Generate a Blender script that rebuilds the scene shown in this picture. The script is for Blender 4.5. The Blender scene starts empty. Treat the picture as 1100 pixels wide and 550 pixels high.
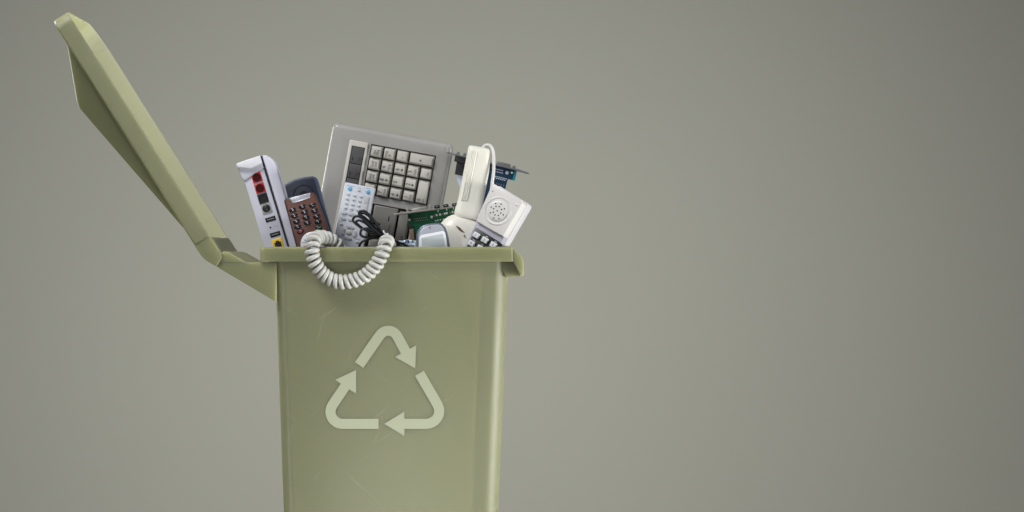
import bpy, bmesh, math, random
from mathutils import Vector, Matrix, noise
random.seed(7)
R = math.radians
sc = bpy.context.scene
col = sc.collection

# ------------------------------------------------------------------ camera, world, lights
D = 4.0            # metres from the lens to the near rim of the bin
S = 0.0013         # metres per photograph pixel at that distance
ZC = 0.66          # lens height
cam = bpy.data.cameras.new('camera')
cam.sensor_width = 36
cam.lens = 36 * D / (1100 * S)
cam.clip_end = 100
cam_o = bpy.data.objects.new('camera', cam)
cam_o.location = (0, -D, ZC)
cam_o.rotation_euler = (R(90), 0, 0)
col.objects.link(cam_o)
sc.camera = cam_o

w = bpy.data.worlds.new('World')
sc.world = w
w.use_nodes = True
w.node_tree.nodes['Background'].inputs[0].default_value = (0.86, 0.88, 1.0, 1)
w.node_tree.nodes['Background'].inputs[1].default_value = 0.14

def area(name, loc, target, sx, sy, power, color, disk=False, spread=180):
    l = bpy.data.lights.new(name, 'AREA')
    l.shape = 'DISK' if disk else 'RECTANGLE'
    l.size = sx
    if not disk:
        l.size_y = sy
    l.energy = power
    l.color = color
    l.spread = R(spread)
    o = bpy.data.objects.new(name, l)
    o.location = loc
    o.rotation_euler = (Vector(target) - Vector(loc)).to_track_quat('-Z', 'Y').to_euler()
    col.objects.link(o)
    return o

area('softbox_lamp', (-1.1, -0.75, 2.3), (-0.15, 0.1, 0.72), 0.7, 0.7, 7.8, (1.0, 0.99, 0.97), spread=80)
area('front_fill_lamp', (-1.3, -3.1, 1.15), (-0.22, 0.1, 0.88), 1.0, 0.7, 0.75, (0.95, 0.97, 1.0), spread=56)
area('added_low_fill', (-0.17, -1.3, 0.08), (-0.17, 0.0, 0.05), 0.7, 0.15, 2.2, (1.0, 1.0, 0.95), spread=70)  # added light, unseen below the frame, brightens the lower bin wall
area('edge_strip_lamp', (1.5, -0.45, 0.25), (-0.05, 0.05, 0.36), 0.8, 0.8, 6.2, (1.0, 1.0, 0.96), spread=55)
area('added_lid_backlight', (-1.5, 1.1, 1.0), (-0.45, 0.15, 0.80), 0.5, 0.7, 1.3, (1.0, 1.0, 0.97), spread=50)  # added backlight out of frame, makes the inside of the lid glow
area('background_lamp', (-0.24, 0.36, 0.68), (-0.28, 2.1, 0.80), 0.2, 0.2, 21.5, (1.0, 1.0, 0.98), True)

sc.view_settings.view_transform = 'Standard'
sc.view_settings.look = 'None'
sc.view_settings.gamma = 1
sc.view_settings.exposure = 0.0
sc.view_settings.use_curve_mapping = False
sc.render.engine = 'CYCLES'

# ------------------------------------------------------------------ helpers
def lin(c):
    out = []
    for v in c:
        v /= 255.0
        out.append(v / 12.92 if v <= 0.04045 else ((v + 0.055) / 1.055) ** 2.4)
    return (*out, 1.0)

def P(px, py, y=0.0):
    k = S * (D + y) / D
    return Vector(((px - 550) * k, y, ZC - (py - 275) * k))

MATS = {}
def mat(name, c, rough=0.45, metal=0.0, var=0.06, bump=0.0, scale=60.0, spec=0.5, trans=0.0, coat=0.0, sss=0.0):
    m = bpy.data.materials.new(name)
    m.use_nodes = True
    nt = m.node_tree
    b = nt.nodes['Principled BSDF']
    tc = nt.nodes.new('ShaderNodeTexCoord')
    nz = nt.nodes.new('ShaderNodeTexNoise')
    nz.inputs['Scale'].default_value = scale
    nz.inputs['Detail'].default_value = 6
    nt.links.new(tc.outputs['Object'], nz.inputs['Vector'])
    mx = nt.nodes.new('ShaderNodeMix')
    mx.data_type = 'RGBA'
    base = lin(c)
    mx.inputs[6].default_value = tuple(v * (1 - var) for v in base[:3]) + (1,)
    mx.inputs[7].default_value = tuple(min(1, v * (1 + var)) for v in base[:3]) + (1,)
    nt.links.new(nz.outputs['Fac'], mx.inputs[0])
    nt.links.new(mx.outputs[2], b.inputs['Base Color'])
    mr = nt.nodes.new('ShaderNodeMapRange')
    mr.inputs['To Min'].default_value = max(0.03, rough - 0.07)
    mr.inputs['To Max'].default_value = rough + 0.07
    nt.links.new(nz.outputs['Fac'], mr.inputs['Value'])
    nt.links.new(mr.outputs[0], b.inputs['Roughness'])
    b.inputs['Metallic'].default_value = metal
    b.inputs['Specular IOR Level'].default_value = spec
    b.inputs['Coat Weight'].default_value = coat
    if bump:
        n2 = nt.nodes.new('ShaderNodeTexNoise')
        n2.inputs['Scale'].default_value = 900
        n2.inputs['Detail'].default_value = 2
        nt.links.new(tc.outputs['Object'], n2.inputs['Vector'])
        bp = nt.nodes.new('ShaderNodeBump')
        bp.inputs['Strength'].default_value = bump
        bp.inputs['Distance'].default_value = 0.0006
        nt.links.new(n2.outputs['Fac'], bp.inputs['Height'])
        nt.links.new(bp.outputs['Normal'], b.inputs['Normal'])
    if sss:
        b.inputs['Subsurface Weight'].default_value = sss
        b.inputs['Subsurface Radius'].default_value = (1.0, 1.0, 0.75)
        b.inputs['Subsurface Scale'].default_value = 0.035
    if trans:
        tr = nt.nodes.new('ShaderNodeBsdfTranslucent')
        nt.links.new(mx.outputs[2], tr.inputs['Color'])
        ms = nt.nodes.new('ShaderNodeMixShader')
        ms.inputs[0].default_value = trans
        nt.links.new(b.outputs[0], ms.inputs[1])
        nt.links.new(tr.outputs[0], ms.inputs[2])
        nt.links.new(ms.outputs[0], nt.nodes['Material Output'].inputs['Surface'])
    MATS[name] = m
    return m

mat('backdrop_paper', (160, 160, 150), 0.9, var=0.015, scale=3, spec=0.1)
mat('bin_plastic', (130, 132, 99), 0.46, var=0.03, scale=14, bump=0.12, spec=0.35, sss=1.0)
mat('lid_plastic', (130, 132, 99), 0.46, var=0.03, scale=14, bump=0.12, spec=0.35, sss=1.0)
mat('arrow_paint', (160, 165, 140), 0.5, var=0.03, scale=40)
mat('router_white', (226, 227, 236), 0.35, var=0.015, bump=0.05)
mat('router_panel', (208, 209, 224), 0.42, var=0.015, bump=0.05)
mat('seam_black', (22, 26, 36), 0.5)
mat('jack_red', (206, 42, 44), 0.35)
mat('jack_red_dark', (70, 6, 12), 0.5, spec=0.2)
mat('black_plastic', (22, 23, 27), 0.38)
mat('jack_grey', (166, 166, 166), 0.4)
mat('hole_dark', (12, 12, 14), 0.6)
mat('socket_metal', (165, 165, 170), 0.35, metal=0.9)
mat('jack_yellow', (236, 196, 40), 0.4)
mat('navy_plastic', (29, 35, 50), 0.42, bump=0.15)
mat('navy_edge_highlight', (62, 70, 92), 0.4)  # paler navy: the edge highlight is put into the shell colour
mat('brown_plastic', (98, 62, 54), 0.36, var=0.08, bump=0.1)
mat('dark_shell', (40, 40, 46), 0.4)
mat('silver', (196, 199, 208), 0.3, metal=0.55)
mat('phone_key', (24, 26, 34), 0.25)
mat('legend_white', (225, 228, 235), 0.5)
mat('legend_red', (205, 45, 50), 0.5)
mat('legend_green', (60, 160, 110), 0.5)
mat('legend_navy', (22, 26, 42), 0.6)
mat('legend_blue', (120, 150, 185), 0.6)
mat('disc_white', (226, 228, 232), 0.35)
mat('beige_case', (158, 157, 154), 0.36, var=0.03, bump=0.3)
mat('beige_bezel', (198, 196, 187), 0.5, var=0.03, bump=0.25)
mat('key_grey', (190, 188, 181), 0.45, var=0.04, bump=0.15)
mat('key_dark', (128, 126, 122), 0.45, var=0.04, bump=0.2)
mat('led_window', (84, 84, 86), 0.55, spec=0.25)
mat('remote_white', (214, 219, 230), 0.36, metal=0.1, var=0.02)
mat('remote_button', (196, 197, 200), 0.4)
mat('remote_blue', (110, 180, 222), 0.25)
mat('cable_black', (24, 26, 34), 0.4)
mat('tie_white', (228, 230, 238), 0.4)
mat('cord_grey', (192, 192, 188), 0.38, var=0.02)
mat('pcb_green', (14, 84, 52), 0.45, var=0.25, scale=220, spec=0.3)
mat('pcb_blue', (14, 46, 70), 0.35, var=0.25, scale=220)
mat('pcb_teal', (22, 122, 140), 0.35)
mat('bracket_metal', (178, 175, 168), 0.42, metal=0.8)
mat('dull_metal', (132, 134, 140), 0.42, metal=0.7)
mat('component_brown', (120, 100, 84), 0.5)
mat('scanner_cream', (234, 233, 222), 0.38, var=0.015, bump=0.06)
mat('lens_bronze', (142, 106, 88), 0.3, metal=0.3)
mat('handset_white', (218, 216, 214), 0.34, var=0.015, bump=0.04)
mat('handset_grey', (172, 171, 184), 0.36, var=0.02, bump=0.04)
mat('handset_back_shaded', (208, 206, 210), 0.36, var=0.02, bump=0.04)  # greyer than the white: shade on the right side put into the colour
mat('hole_brown', (66, 50, 44), 0.6)
mat('mobile_silver', (172, 176, 188), 0.35, metal=0.15)
mat('mobile_dark', (112, 119, 134), 0.3, metal=0.5)
mat('mobile_frame', (236, 238, 244), 0.25)
mat('screen_pale', (190, 198, 202), 0.4, spec=0.3)
mat('ribbon_grey', (176, 182, 198), 0.45)
mat('wrap_pale', (190, 205, 220), 0.3, metal=0.2)
mat('solder_white', (216, 222, 222), 0.4)

# faint scratches on the bin wall
def add_scratches(m):
    nt = m.node_tree
    mixn = [n for n in nt.nodes if n.bl_idname == 'ShaderNodeMix'][0]
    tc = [n for n in nt.nodes if n.bl_idname == 'ShaderNodeTexCoord'][0]
    prev = mixn.outputs[2]
    targets = [l.to_socket for l in list(prev.links)]
    for ang, seed, amt in ((38, 3.1, 0.16), (-42, 9.7, 0.12), (71, 15.0, 0.08)):
        vr = nt.nodes.new('ShaderNodeVectorRotate')
        vr.rotation_type = 'Y_AXIS'
        vr.inputs['Angle'].default_value = R(ang)
        nt.links.new(tc.outputs['Object'], vr.inputs['Vector'])
        # a slow wobble so that the scuffs are not ruler straight
        wn = nt.nodes.new('ShaderNodeTexNoise')
        wn.inputs['Scale'].default_value = 9
        nt.links.new(tc.outputs['Object'], wn.inputs['Vector'])
        wm = nt.nodes.new('ShaderNodeVectorMath'); wm.operation = 'MULTIPLY_ADD'
        wm.inputs[1].default_value = (0.03, 0.03, 0.03)
        nt.links.new(wn.outputs['Color'], wm.inputs[0])
        nt.links.new(vr.outputs[0], wm.inputs[2])
        mp = nt.nodes.new('ShaderNodeMapping')
        mp.inputs['Scale'].default_value = (9.0, 1.0, 170.0)
        mp.inputs['Location'].default_value = (seed, 0, seed * 2)
        n = nt.nodes.new('ShaderNodeTexNoise')
        n.inputs['Scale'].default_value = 1.0
        n.inputs['Detail'].default_value = 2
        cr = nt.nodes.new('ShaderNodeMapRange')
        cr.inputs['From Min'].default_value = 0.70
        cr.inputs['From Max'].default_value = 0.80
        cr.inputs['To Max'].default_value = amt
        mx = nt.nodes.new('ShaderNodeMix'); mx.data_type = 'RGBA'
        mx.inputs[7].default_value = lin((222, 222, 190))
        nt.links.new(wm.outputs[0], mp.inputs['Vector'])
        nt.links.new(mp.outputs[0], n.inputs['Vector'])
        nt.links.new(n.outputs['Fac'], cr.inputs['Value'])
        nt.links.new(cr.outputs[0], mx.inputs[0])
        nt.links.new(prev, mx.inputs[6])
        prev = mx.outputs[2]
    for t in targets:
        nt.links.new(prev, t)
add_scratches(MATS['bin_plastic'])

def finish(bm, name, material, parent=None, smooth=32):
    bmesh.ops.recalc_face_normals(bm, faces=bm.faces[:])
    me = bpy.data.meshes.new(name)
    bm.to_mesh(me)
    bm.free()
    if smooth:
        me.polygons.foreach_set('use_smooth', [True] * len(me.polygons))
        me.set_sharp_from_angle(angle=R(smooth))
    me.materials.append(MATS[material])
    o = bpy.data.objects.new(name, me)
    col.objects.link(o)
    if parent is not None:
        o.parent = parent
    return o

def tag(o, label, cat, group=None):
    o['label'] = label
    o['category'] = cat
    if group:
        o['group'] = group
    return o

class Thing:
    """frame with its own origin: local x to the right, z up, y away from the lens"""
    def __init__(self, name, label, cat, ox, oy, y, lean=0.0, yaw=0.0, pitch=0.0, group=None):
        self.o = bpy.data.objects.new(name, None)
        self.o.empty_display_size = 0.02
        col.objects.link(self.o)
        self.ox, self.oy, self.y = ox, oy, y
        self.k = S * (D + y) / D
        self.a, self.yaw, self.pitch = R(lean), R(yaw), R(pitch)
        m = Matrix.Rotation(self.a, 4, 'Y') @ Matrix.Rotation(self.yaw, 4, 'Z') @ Matrix.Rotation(self.pitch, 4, 'X')
        m.translation = P(ox, oy, y)
        self.o.matrix_world = m
        tag(self.o, label, cat, group)
    def L(self, px, py):
        dx, dz = (px - self.ox) * self.k, -(py - self.oy) * self.k
        c, s = math.cos(self.a), math.sin(self.a)
        return ((dx * c - dz * s) / math.cos(self.yaw), (dx * s + dz * c) / math.cos(self.pitch))
    def Ls(self, pts):
        return [self.L(*p) for p in pts]
    def loc(self, x, d):            # frame pixels: x to the right, d downwards
        return (x * self.k, -d * self.k)

def prism_bm(pts, y0, y1, bevel=0.0, seg=2, back=False, sides=False):
    bm = bmesh.new()
    f = [bm.verts.new((x, y0, z)) for x, z in pts]
    b = [bm.verts.new((x, y1, z)) for x, z in pts]
    bm.faces.new(f)
    bm.faces.new(b[::-1])
    n = len(pts)
    for i in range(n):
        bm.faces.new((f[i], b[i], b[(i + 1) % n], f[(i + 1) % n]))
    bmesh.ops.recalc_face_normals(bm, faces=bm.faces[:])
    if bevel:
        fs, bs = set(f), set(b)
        ed = [e for e in bm.edges if (e.verts[0] in fs and e.verts[1] in fs)
              or (back and e.verts[0] in bs and e.verts[1] in bs)
              or (sides and (e.verts[0] in fs) != (e.verts[1] in fs))]
        bmesh.ops.bevel(bm, geom=ed, offset=bevel, segments=seg, profile=0.5, affect='EDGES', clamp_overlap=True)
    return bm

def prism(name, pts, y0, y1, material, parent, bevel=0.0, seg=2, back=False, sides=False, smooth=32):
    return finish(prism_bm(pts, y0, y1, bevel, seg, back, sides), name, material, parent, smooth)

def rect(x0, x1, z0, z1):
    return [(x0, z0), (x1, z0), (x1, z1), (x0, z1)]

def rrect(cx, cz, hx, hz, r, n=4, ang=0.0):
    pts = []
    for sx, sz, a0 in ((1, 1, 0), (-1, 1, 90), (-1, -1, 180), (1, -1, 270)):
        for i in range(n + 1):
            a = R(a0 + 90 * i / n)
            pts.append((sx * (hx - r) + r * math.cos(a), sz * (hz - r) + r * math.sin(a)))
    c, s = math.cos(ang), math.sin(ang)
    return [(cx + x * c - z * s, cz + x * s + z * c) for x, z in pts]

def ellipse(cx, cz, rx, rz, n=20, ang=0.0):
    c, s = math.cos(ang), math.sin(ang)
    out = []
    for i in range(n):
        a = 2 * math.pi * i / n
        x, z = rx * math.cos(a), rz * math.sin(a)
        out.append((cx + x * c - z * s, cz + x * s + z * c))
    return out

def dome(name, cx, cz, rx, rz, y0, h, material, parent, n=20, ang=0.0, steps=4):
    """low button: elliptical foot at y0, crown h nearer the lens"""
    bm = bmesh.new()
    rings = []
    for j in range(steps):
        t = j / steps * math.pi / 2
        rings.append([bm.verts.new((x, y0 - h * math.sin(t), z)) for x, z in
                      ellipse(cx, cz, rx * math.cos(t), rz * math.cos(t), n, ang)])
    top = bm.verts.new((cx, y0 - h, cz))
    for a, b in zip(rings, rings[1:]):
        for i in range(n):
            bm.faces.new((a[i], a[(i + 1) % n], b[(i + 1) % n], b[i]))
    for i in range(n):
        bm.faces.new((rings[-1][i], rings[-1][(i + 1) % n], top))
    bm.faces.new(rings[0][::-1])
    return finish(bm, name, material, parent, 60)

def loft(name, rings, material, parent, cyclic=False, cap0=False, cap1=False, smooth=32):
    bm = bmesh.new()
    vs = [[bm.verts.new(p) for p in r] for r in rings]
    n = len(rings[0])
    pairs = list(zip(vs, vs[1:]))
    if cyclic:
        pairs.append((vs[-1], vs[0]))
    for a, b in pairs:
        for i in range(n):
            bm.faces.new((a[i], a[(i + 1) % n], b[(i + 1) % n], b[i]))
    if cap0:
        bm.faces.new(vs[0][::-1])
    if cap1:
        bm.faces.new(vs[-1])
    return finish(bm, name, material, parent, smooth)

def spline(pts, n=8, closed=False):
    pts = [Vector(p) for p in pts]
    out = []
    m = len(pts)
    rng = range(m) if closed else range(m - 1)
    for i in rng:
        if closed:
            p0, p1, p2, p3 = pts[i - 1], pts[i], pts[(i + 1) % m], pts[(i + 2) % m]
        else:
            p1, p2 = pts[i], pts[i + 1]
            p0 = pts[i - 1] if i > 0 else p1 * 2 - p2
            p3 = pts[i + 2] if i + 2 < m else p2 * 2 - p1
        for j in range(n):
            t = j / n
            out.append(0.5 * ((2 * p1) + (p2 - p0) * t + (2 * p0 - 5 * p1 + 4 * p2 - p3) * t * t
                              + (3 * p1 - p0 - 3 * p2 + p3) * t ** 3))
    if not closed:
        out.append(pts[-1])
    return out

def frames(path):
    """parallel transport frames"""
    ts = []
    for i in range(len(path)):
        a = path[max(0, i - 1)]
        b = path[min(len(path) - 1, i + 1)]
        ts.append((b - a).normalized())
    up = Vector((0, 1, 0))
    if abs(ts[0].dot(up)) > 0.9:
        up = Vector((1, 0, 0))
    nrm = (up - ts[0] * up.dot(ts[0])).normalized()
    out = []
    for i, t in enumerate(ts):
        nrm = (nrm - t * nrm.dot(t)).normalized()
        out.append((path[i], nrm, t.cross(nrm)))
    return out

def tube(name, path, r, material, parent=None, segs=10, scale=None):
    bm = bmesh.new()
    rings = []
    fr = frames(path)
    for i, (p, n, b) in enumerate(fr):
        rr = r(i / (len(fr) - 1)) if callable(r) else r
        rings.append([bm.verts.new(p + n * (rr * math.cos(2 * math.pi * k / segs)) + b * (rr * math.sin(2 * math.pi * k / segs)))
                      for k in range(segs)])
    for a, b in zip(rings, rings[1:]):
        for i in range(segs):
            bm.faces.new((a[i], a[(i + 1) % segs], b[(i + 1) % segs], b[i]))
    bm.faces.new(rings[0][::-1])
    bm.faces.new(rings[-1])
    return finish(bm, name, material, parent, 60)

def text(name, s, cx, cz, size, y, material, parent, ang=0.0, sx=1.0):
    cu = bpy.data.curves.new(name, 'FONT')
    cu.body = s
    cu.size = size
    cu.align_x = 'CENTER'
    cu.align_y = 'CENTER'
    cu.resolution_u = 2
    tmp = bpy.data.objects.new('tmp', cu)
    me = bpy.data.meshes.new_from_object(tmp)
    bpy.data.objects.remove(tmp)
    bpy.data.curves.remove(cu)
    c, sn = math.cos(ang), math.sin(ang)
    for v in me.vertices:
        x, z = v.co.x * sx, v.co.y
        v.co = (cx + x * c - z * sn, y, cz + x * sn + z * c)
    me.name = name
    me.materials.clear()
    me.materials.append(MATS[material])
    o = bpy.data.objects.new(name, me)
    col.objects.link(o)
    o.parent = parent
    return o

def lathe_y(name, prof, cx, cz, material, parent, n=32, smooth=40):
    """prof: list of (radius, y); spun about the local y axis"""
    rings = []
    for r, y in prof:
        rings.append([(cx + r * math.cos(2 * math.pi * i / n), y, cz + r * math.sin(2 * math.pi * i / n)) for i in range(n)])
    return loft(name, rings, material, parent, cap0=True, cap1=True, smooth=smooth)

# ------------------------------------------------------------------ the setting: one seamless sweep of backdrop paper
def build_backdrop():
    prof = [(-6.0, 0.0), (1.0, 0.0)]
    wall, rad = 2.1, 0.11
    for i in range(13):
        a = R(90 * i / 12)
        prof.append((wall - rad + rad * math.sin(a), rad - rad * math.cos(a)))
    prof.append((wall, 4.0))
    bm = bmesh.new()
    a = [bm.verts.new((-4.5, y, z)) for y, z in prof]
    b = [bm.verts.new((4.5, y, z)) for y, z in prof]
    for i in range(len(prof) - 1):
        bm.faces.new((a[i], b[i], b[i + 1], a[i + 1]))
    o = finish(bm, 'backdrop', 'backdrop_paper', None, 60)
    o['kind'] = 'structure'
    o['label'] = 'plain grey seamless studio backdrop'
build_backdrop()

# ------------------------------------------------------------------ the bin
bin_o = bpy.data.objects.new('recycling_bin', None)
col.objects.link(bin_o)
BX = (420 - 550) * S
bin_o.location = (BX, 0.135, 0)
tag(bin_o, 'pale green plastic wheelie bin with its lid thrown open and white recycling arrows', 'bin')

def bw(px, py, y):          # bin pixels (near-rim plane) to bin-local metres
    return ((px - 550) * S - BX, y - 0.135, ZC - (py - 275) * S)

def bring(x0, x1, y0, y1, py, rfl, rfr, rb, panel=0.0):
    """plan ring at height py; x in pixels, y in metres; near side may carry a raised panel"""
    X0, X1 = x0 * S, x1 * S
    pts = []
    def arc(cx, cy, r, a0, n=8, flat=0.0):
        for i in range(n + 1):
            a = R(a0 + 90 * i / n)
            q = i / n
            b0, b1 = R(a0), R(a0 + 90)
            x = math.cos(a) * (1 - flat) + (math.cos(b0) * (1 - q) + math.cos(b1) * q) * flat
            y = math.sin(a) * (1 - flat) + (math.sin(b0) * (1 - q) + math.sin(b1) * q) * flat
            pts.append((cx + r * x, cy + r * y))
    arc(X0 + rfl, y0 + rfl, rfl, 180)
    xa, xb = X0 + 0.0145, X1 - 0.034
    pts.extend([(xa, y0), (xa + 0.004, y0 - panel), (xb - 0.005, y0 - panel), (xb, y0)])
    arc(X1 - rfr, y0 + rfr, rfr, 270, 8, 0.45)
    arc(X1 - rb, y1 - rb, rb, 0)
    arc(X0 + rb, y1 - rb, rb, 90)
    z = ZC - (py - 275) * S
    return [(x - 550 * S - BX, y - 0.135, z) for x, y in pts]

def body_dims(py):
    t = (py - 283) / 267.0
    return 294 + 9 * t, 546 - 11 * t, 0.008 + 0.010 * t, 0.262 - 0.010 * t
def face_y(py):
    return body_dims(py)[2] - 0.0012

PYF = 275 + ZC / S          # floor
rings = []
for py, g in ((279, 0), (290, 0), (360, 0), (450, 0), (550, 0), (650, 0), (PYF - 8, 0), (PYF - 2, 3), (PYF - 0.05, 8)):
    x0, x1, y0, y1 = body_dims(py)
    rings.append(bring(x0 + g, x1 - g, y0 + g * S, y1 - g * S, py, 0.012, 0.018, 0.022, 0.0012))
for py in (PYF - 5, 550, 283, 279):
    x0, x1, y0, y1 = body_dims(py)
    rings.append(bring(x0 + 2.3, x1 - 2.3, y0 + 0.003, y1 - 0.003, py, 0.010, 0.016, 0.020, 0.0))
# outer wall down, floor pan, inner wall up, closed at the top edge
bm = bmesh.new()
vs = [[bm.verts.new(p) for p in r] for r in rings]
n = len(vs[0])
no = 9
for a, b in list(zip(vs[:no], vs[1:no])) + list(zip(vs[no:], vs[no + 1:])) + [(vs[-1], vs[0])]:
    for i in range(n):
        bm.faces.new((a[i], a[(i + 1) % n], b[(i + 1) % n], b[i]))
bm.faces.new(vs[no - 1][::-1])
bm.faces.new(vs[no])
finish(bm, 'body', 'bin_plastic', bin_o, 25)

def rim_ring(x0, x1, y0, y1, py, rfl, rfr):
    return bring(x0, x1, y0, y1, py, rfl, rfr, 0.006, 0.0)
rr = [rim_ring(279, 551.2, 0.0, 0.27, 281.0, 0.006, 0.002),
      rim_ring(279, 551.2, 0.0, 0.27, 267.2, 0.006, 0.002),
      rim_ring(279.4, 551.0, 0.0005, 0.2695, 266.0, 0.006, 0.002),
      rim_ring(280.4, 550.3, 0.0017, 0.2683, 265.3, 0.006, 0.002),
      rim_ring(281.6, 549.6, 0.003, 0.267, 265.1, 0.006, 0.002),
      rim_ring(287, 548.6, 0.0085, 0.2615, 265.3, 0.006, 0.002),
      rim_ring(288.5, 548.2, 0.010, 0.260, 267, 0.006, 0.002),
      rim_ring(296.5, 543.5, 0.0115, 0.2585, 281.0, 0.008, 0.012)]
loft('rim', rr, 'bin_plastic', bin_o, cyclic=True, smooth=25)

def bprism(name, pts, y0, y1, material, parent, bevel=0.0, seg=2, smooth=32):
    pp = [(bw(x, y, 0)[0], bw(x, y, 0)[2]) for x, y in pts]
    return prism(name, pp, y0 - 0.135, y1 - 0.135, material, parent, bevel, seg, back=True, smooth=smooth)

# drooping front lip on the right, with the hollow underneath it
lip = bprism('front_lip', [(551.4, 266.4), (553.5, 268), (557, 271.6), (560.5, 276), (562.6, 280.6), (562.4, 296.6),
                           (559.6, 296.6), (558.6, 293.6), (555.6, 288.0), (551.4, 281)], 0.002, 0.268, 'bin_plastic', bin_o, 0.001)
bprism('lip_gusset', [(533, 281.3), (551.3, 281.3), (555.4, 288.2), (558.3, 293.8), (559.2, 297.2), (543.7, 297.6)],
       0.013, 0.255, 'bin_plastic', bin_o, 0.0008)

# hinge brackets, axle and grip behind
for y0, y1 in ((0.0045, 0.022), (0.245, 0.262)):
    bprism('hinge_bracket', [(230.4, 281.6), (294.5, 281.6), (297, 282), (297, 325), (294.8, 323.6), (262, 304), (236, 288.8), (230.8, 285.0), (229.6, 283)],
           y0, y1, 'bin_plastic', bin_o, 0.0016)
bprism('grip', [(234, 282.2), (278, 282.2), (278, 286), (238, 286)], 0.024, 0.243, 'bin_plastic', bin_o, 0.0015)

# the three recycling arrows
def fillet(a, c, b, r, n=12):
    a, b, c = Vector(a), Vector(b), Vector(c)
    u, v = (a - c).normalized(), (b - c).normalized()
    half = u.angle(v) / 2
    t = r / math.tan(half)
    ctr = c + (u + v).normalized() * (r / math.sin(half))
    p0, p1 = c + u * t, c + v * t
    a0 = math.atan2(p0.y - ctr.y, p0.x - ctr.x)
    a1 = math.atan2(p1.y - ctr.y, p1.x - ctr.x)
    d = (a1 - a0 + math.pi) % (2 * math.pi) - math.pi
    return [ctr + Vector((math.cos(a0 + d * i / n), math.sin(a0 + d * i / n))) * r for i in range(n + 1)]

def arrow(start, corner, end, head, rad, half=21.5):
    path = [Vector(start)] + fillet(start, corner, end, rad) + [Vector(end)]
    le, ri = [], []
    for i, p in enumerate(path):
        d = (path[min(i + 1, len(path) - 1)] - path[max(i - 1, 0)]).normalized()
        nn = Vector((-d.y, d.x))
        le.append(p + nn * half)
        ri.append(p - nn * half)
    d = (path[-1] - path[-2]).normalized()
    nn = Vector((-d.y, d.x))
    h = [Vector(q) for q in head]
    tip = h[1]
    base = [h[0], h[2]]
    base.sort(key=lambda q: -(q - path[-1]).dot(nn))
    bm = bmesh.new()
    def V(q, dy):
        px, py = q.x / 3.927 + 340, q.y / 3.927 + 340
        return bm.verts.new(bw(px, py, face_y(py) + dy))
    for dy in (-0.0007,):
        L_ = [V(q, dy) for q in le]; R_ = [V(q, dy) for q in ri]
        B0 = [V(q, 0.0006) for q in le]; B1 = [V(q, 0.0006) for q in ri]
        m = len(path)
        for i in range(m - 1):
            bm.faces.new((L_[i], L_[i + 1], R_[i + 1], R_[i]))
            bm.faces.new((L_[i], B0[i], B0[i + 1], L_[i + 1]))
            bm.faces.new((R_[i + 1], B1[i + 1], B1[i], R_[i]))
        bm.faces.new((L_[0], R_[0], B1[0], B0[0]))
        hf = [V(base[0], dy), V(tip, dy), V(base[1], dy)]
        hb = [V(base[0], 0.0006), V(tip, 0.0006), V(base[1], 0.0006)]
        bm.faces.new((L_[-1], hf[0], hf[1], hf[2], R_[-1]))
        bm.faces.new((hf[0], hb[0], hb[1], hf[1]))
        bm.faces.new((hf[1], hb[1], hb[2], hf[2]))
        bm.faces.new((hf[2], hb[2], B1[-1], R_[-1]))
        bm.faces.new((L_[-1], B0[-1], hb[0], hf[0]))
    finish(bm, 'recycling_arrow', 'arrow_paint', bin_o, 25)
arrow((178, 206), (305.7, 22), (374, 147), [(330, 172), (415, 220), (420, 122)], 43)
arrow((433, 241), (557, 455), (369, 455), [(369, 403), (284, 455), (369, 507)], 55)
arrow((260, 455), (11.7, 455), (118, 297), [(77, 268), (165, 227), (165, 326)], 51)

# lid: tray in its own axes  u = hinge to tip, h = towards the inside, w = depth
UX, UY = -0.5352, -0.8447
HX, HY = 0.8447, -0.5352
def lp(u, h, wy):
    return bw(226 + u * UX + h * HX, 255.5 + u * UY + h * HY, wy)
LID_U, LID_W0, LID_W1 = 289.0, 0.000, 0.262
def plan(inset, n=8):
    i = inset * S
    a, b = inset, LID_U - inset
    y0, y1 = LID_W0 + i, LID_W1 - i
    rh = 5
    rn, rf = 15 - inset, 48 - inset
    pts = []
    for cx, cy, r, a0 in ((b - rn, y0 + rn * S, rn, 270), (b - rf, y1 - rf * S, rf, 0),
                          (a + rh, y1 - rh * S, rh, 90), (a + rh, y0 + rh * S, rh, 180)):
        for k in range(n + 1):
            t = R(a0 + 90 * k / n)
            pts.append((cx + r * math.cos(t), cy + r * S * math.sin(t)))
    return pts
def lring(inset, h):
    return [lp(u, h, y) for u, y in plan(inset)]
lid = loft('lid', [lring(0.0, -17.0), lring(0.0, -1.0), lring(0.4, -0.3), lring(1.0, 0.0), lring(1.6, -0.3), lring(2.0, -1.0),
                   lring(2.2, -16.4)], 'lid_plastic', bin_o, smooth=28)
bm = bmesh.new()
bm.from_mesh(lid.data)
bm.verts.ensure_lookup_table()
m = len(plan(0))
old = bm.verts[:]
o1 = [bm.verts.new(p) for p in lring(1.6, -18.8)]
for i in range(m):
    bm.faces.new((old[i], old[(i + 1) % m], o1[(i + 1) % m], o1[i]))
bm.faces.new(o1)
bm.faces.new([old[6 * m + i] for i in range(m)])
bmesh.ops.recalc_face_normals(bm, faces=bm.faces[:])
bm.to_mesh(lid.data)
bm.free()
lid.data.polygons.foreach_set('use_smooth', [True] * len(lid.data.polygons))
lid.data.set_sharp_from_angle(angle=R(28))

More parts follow.
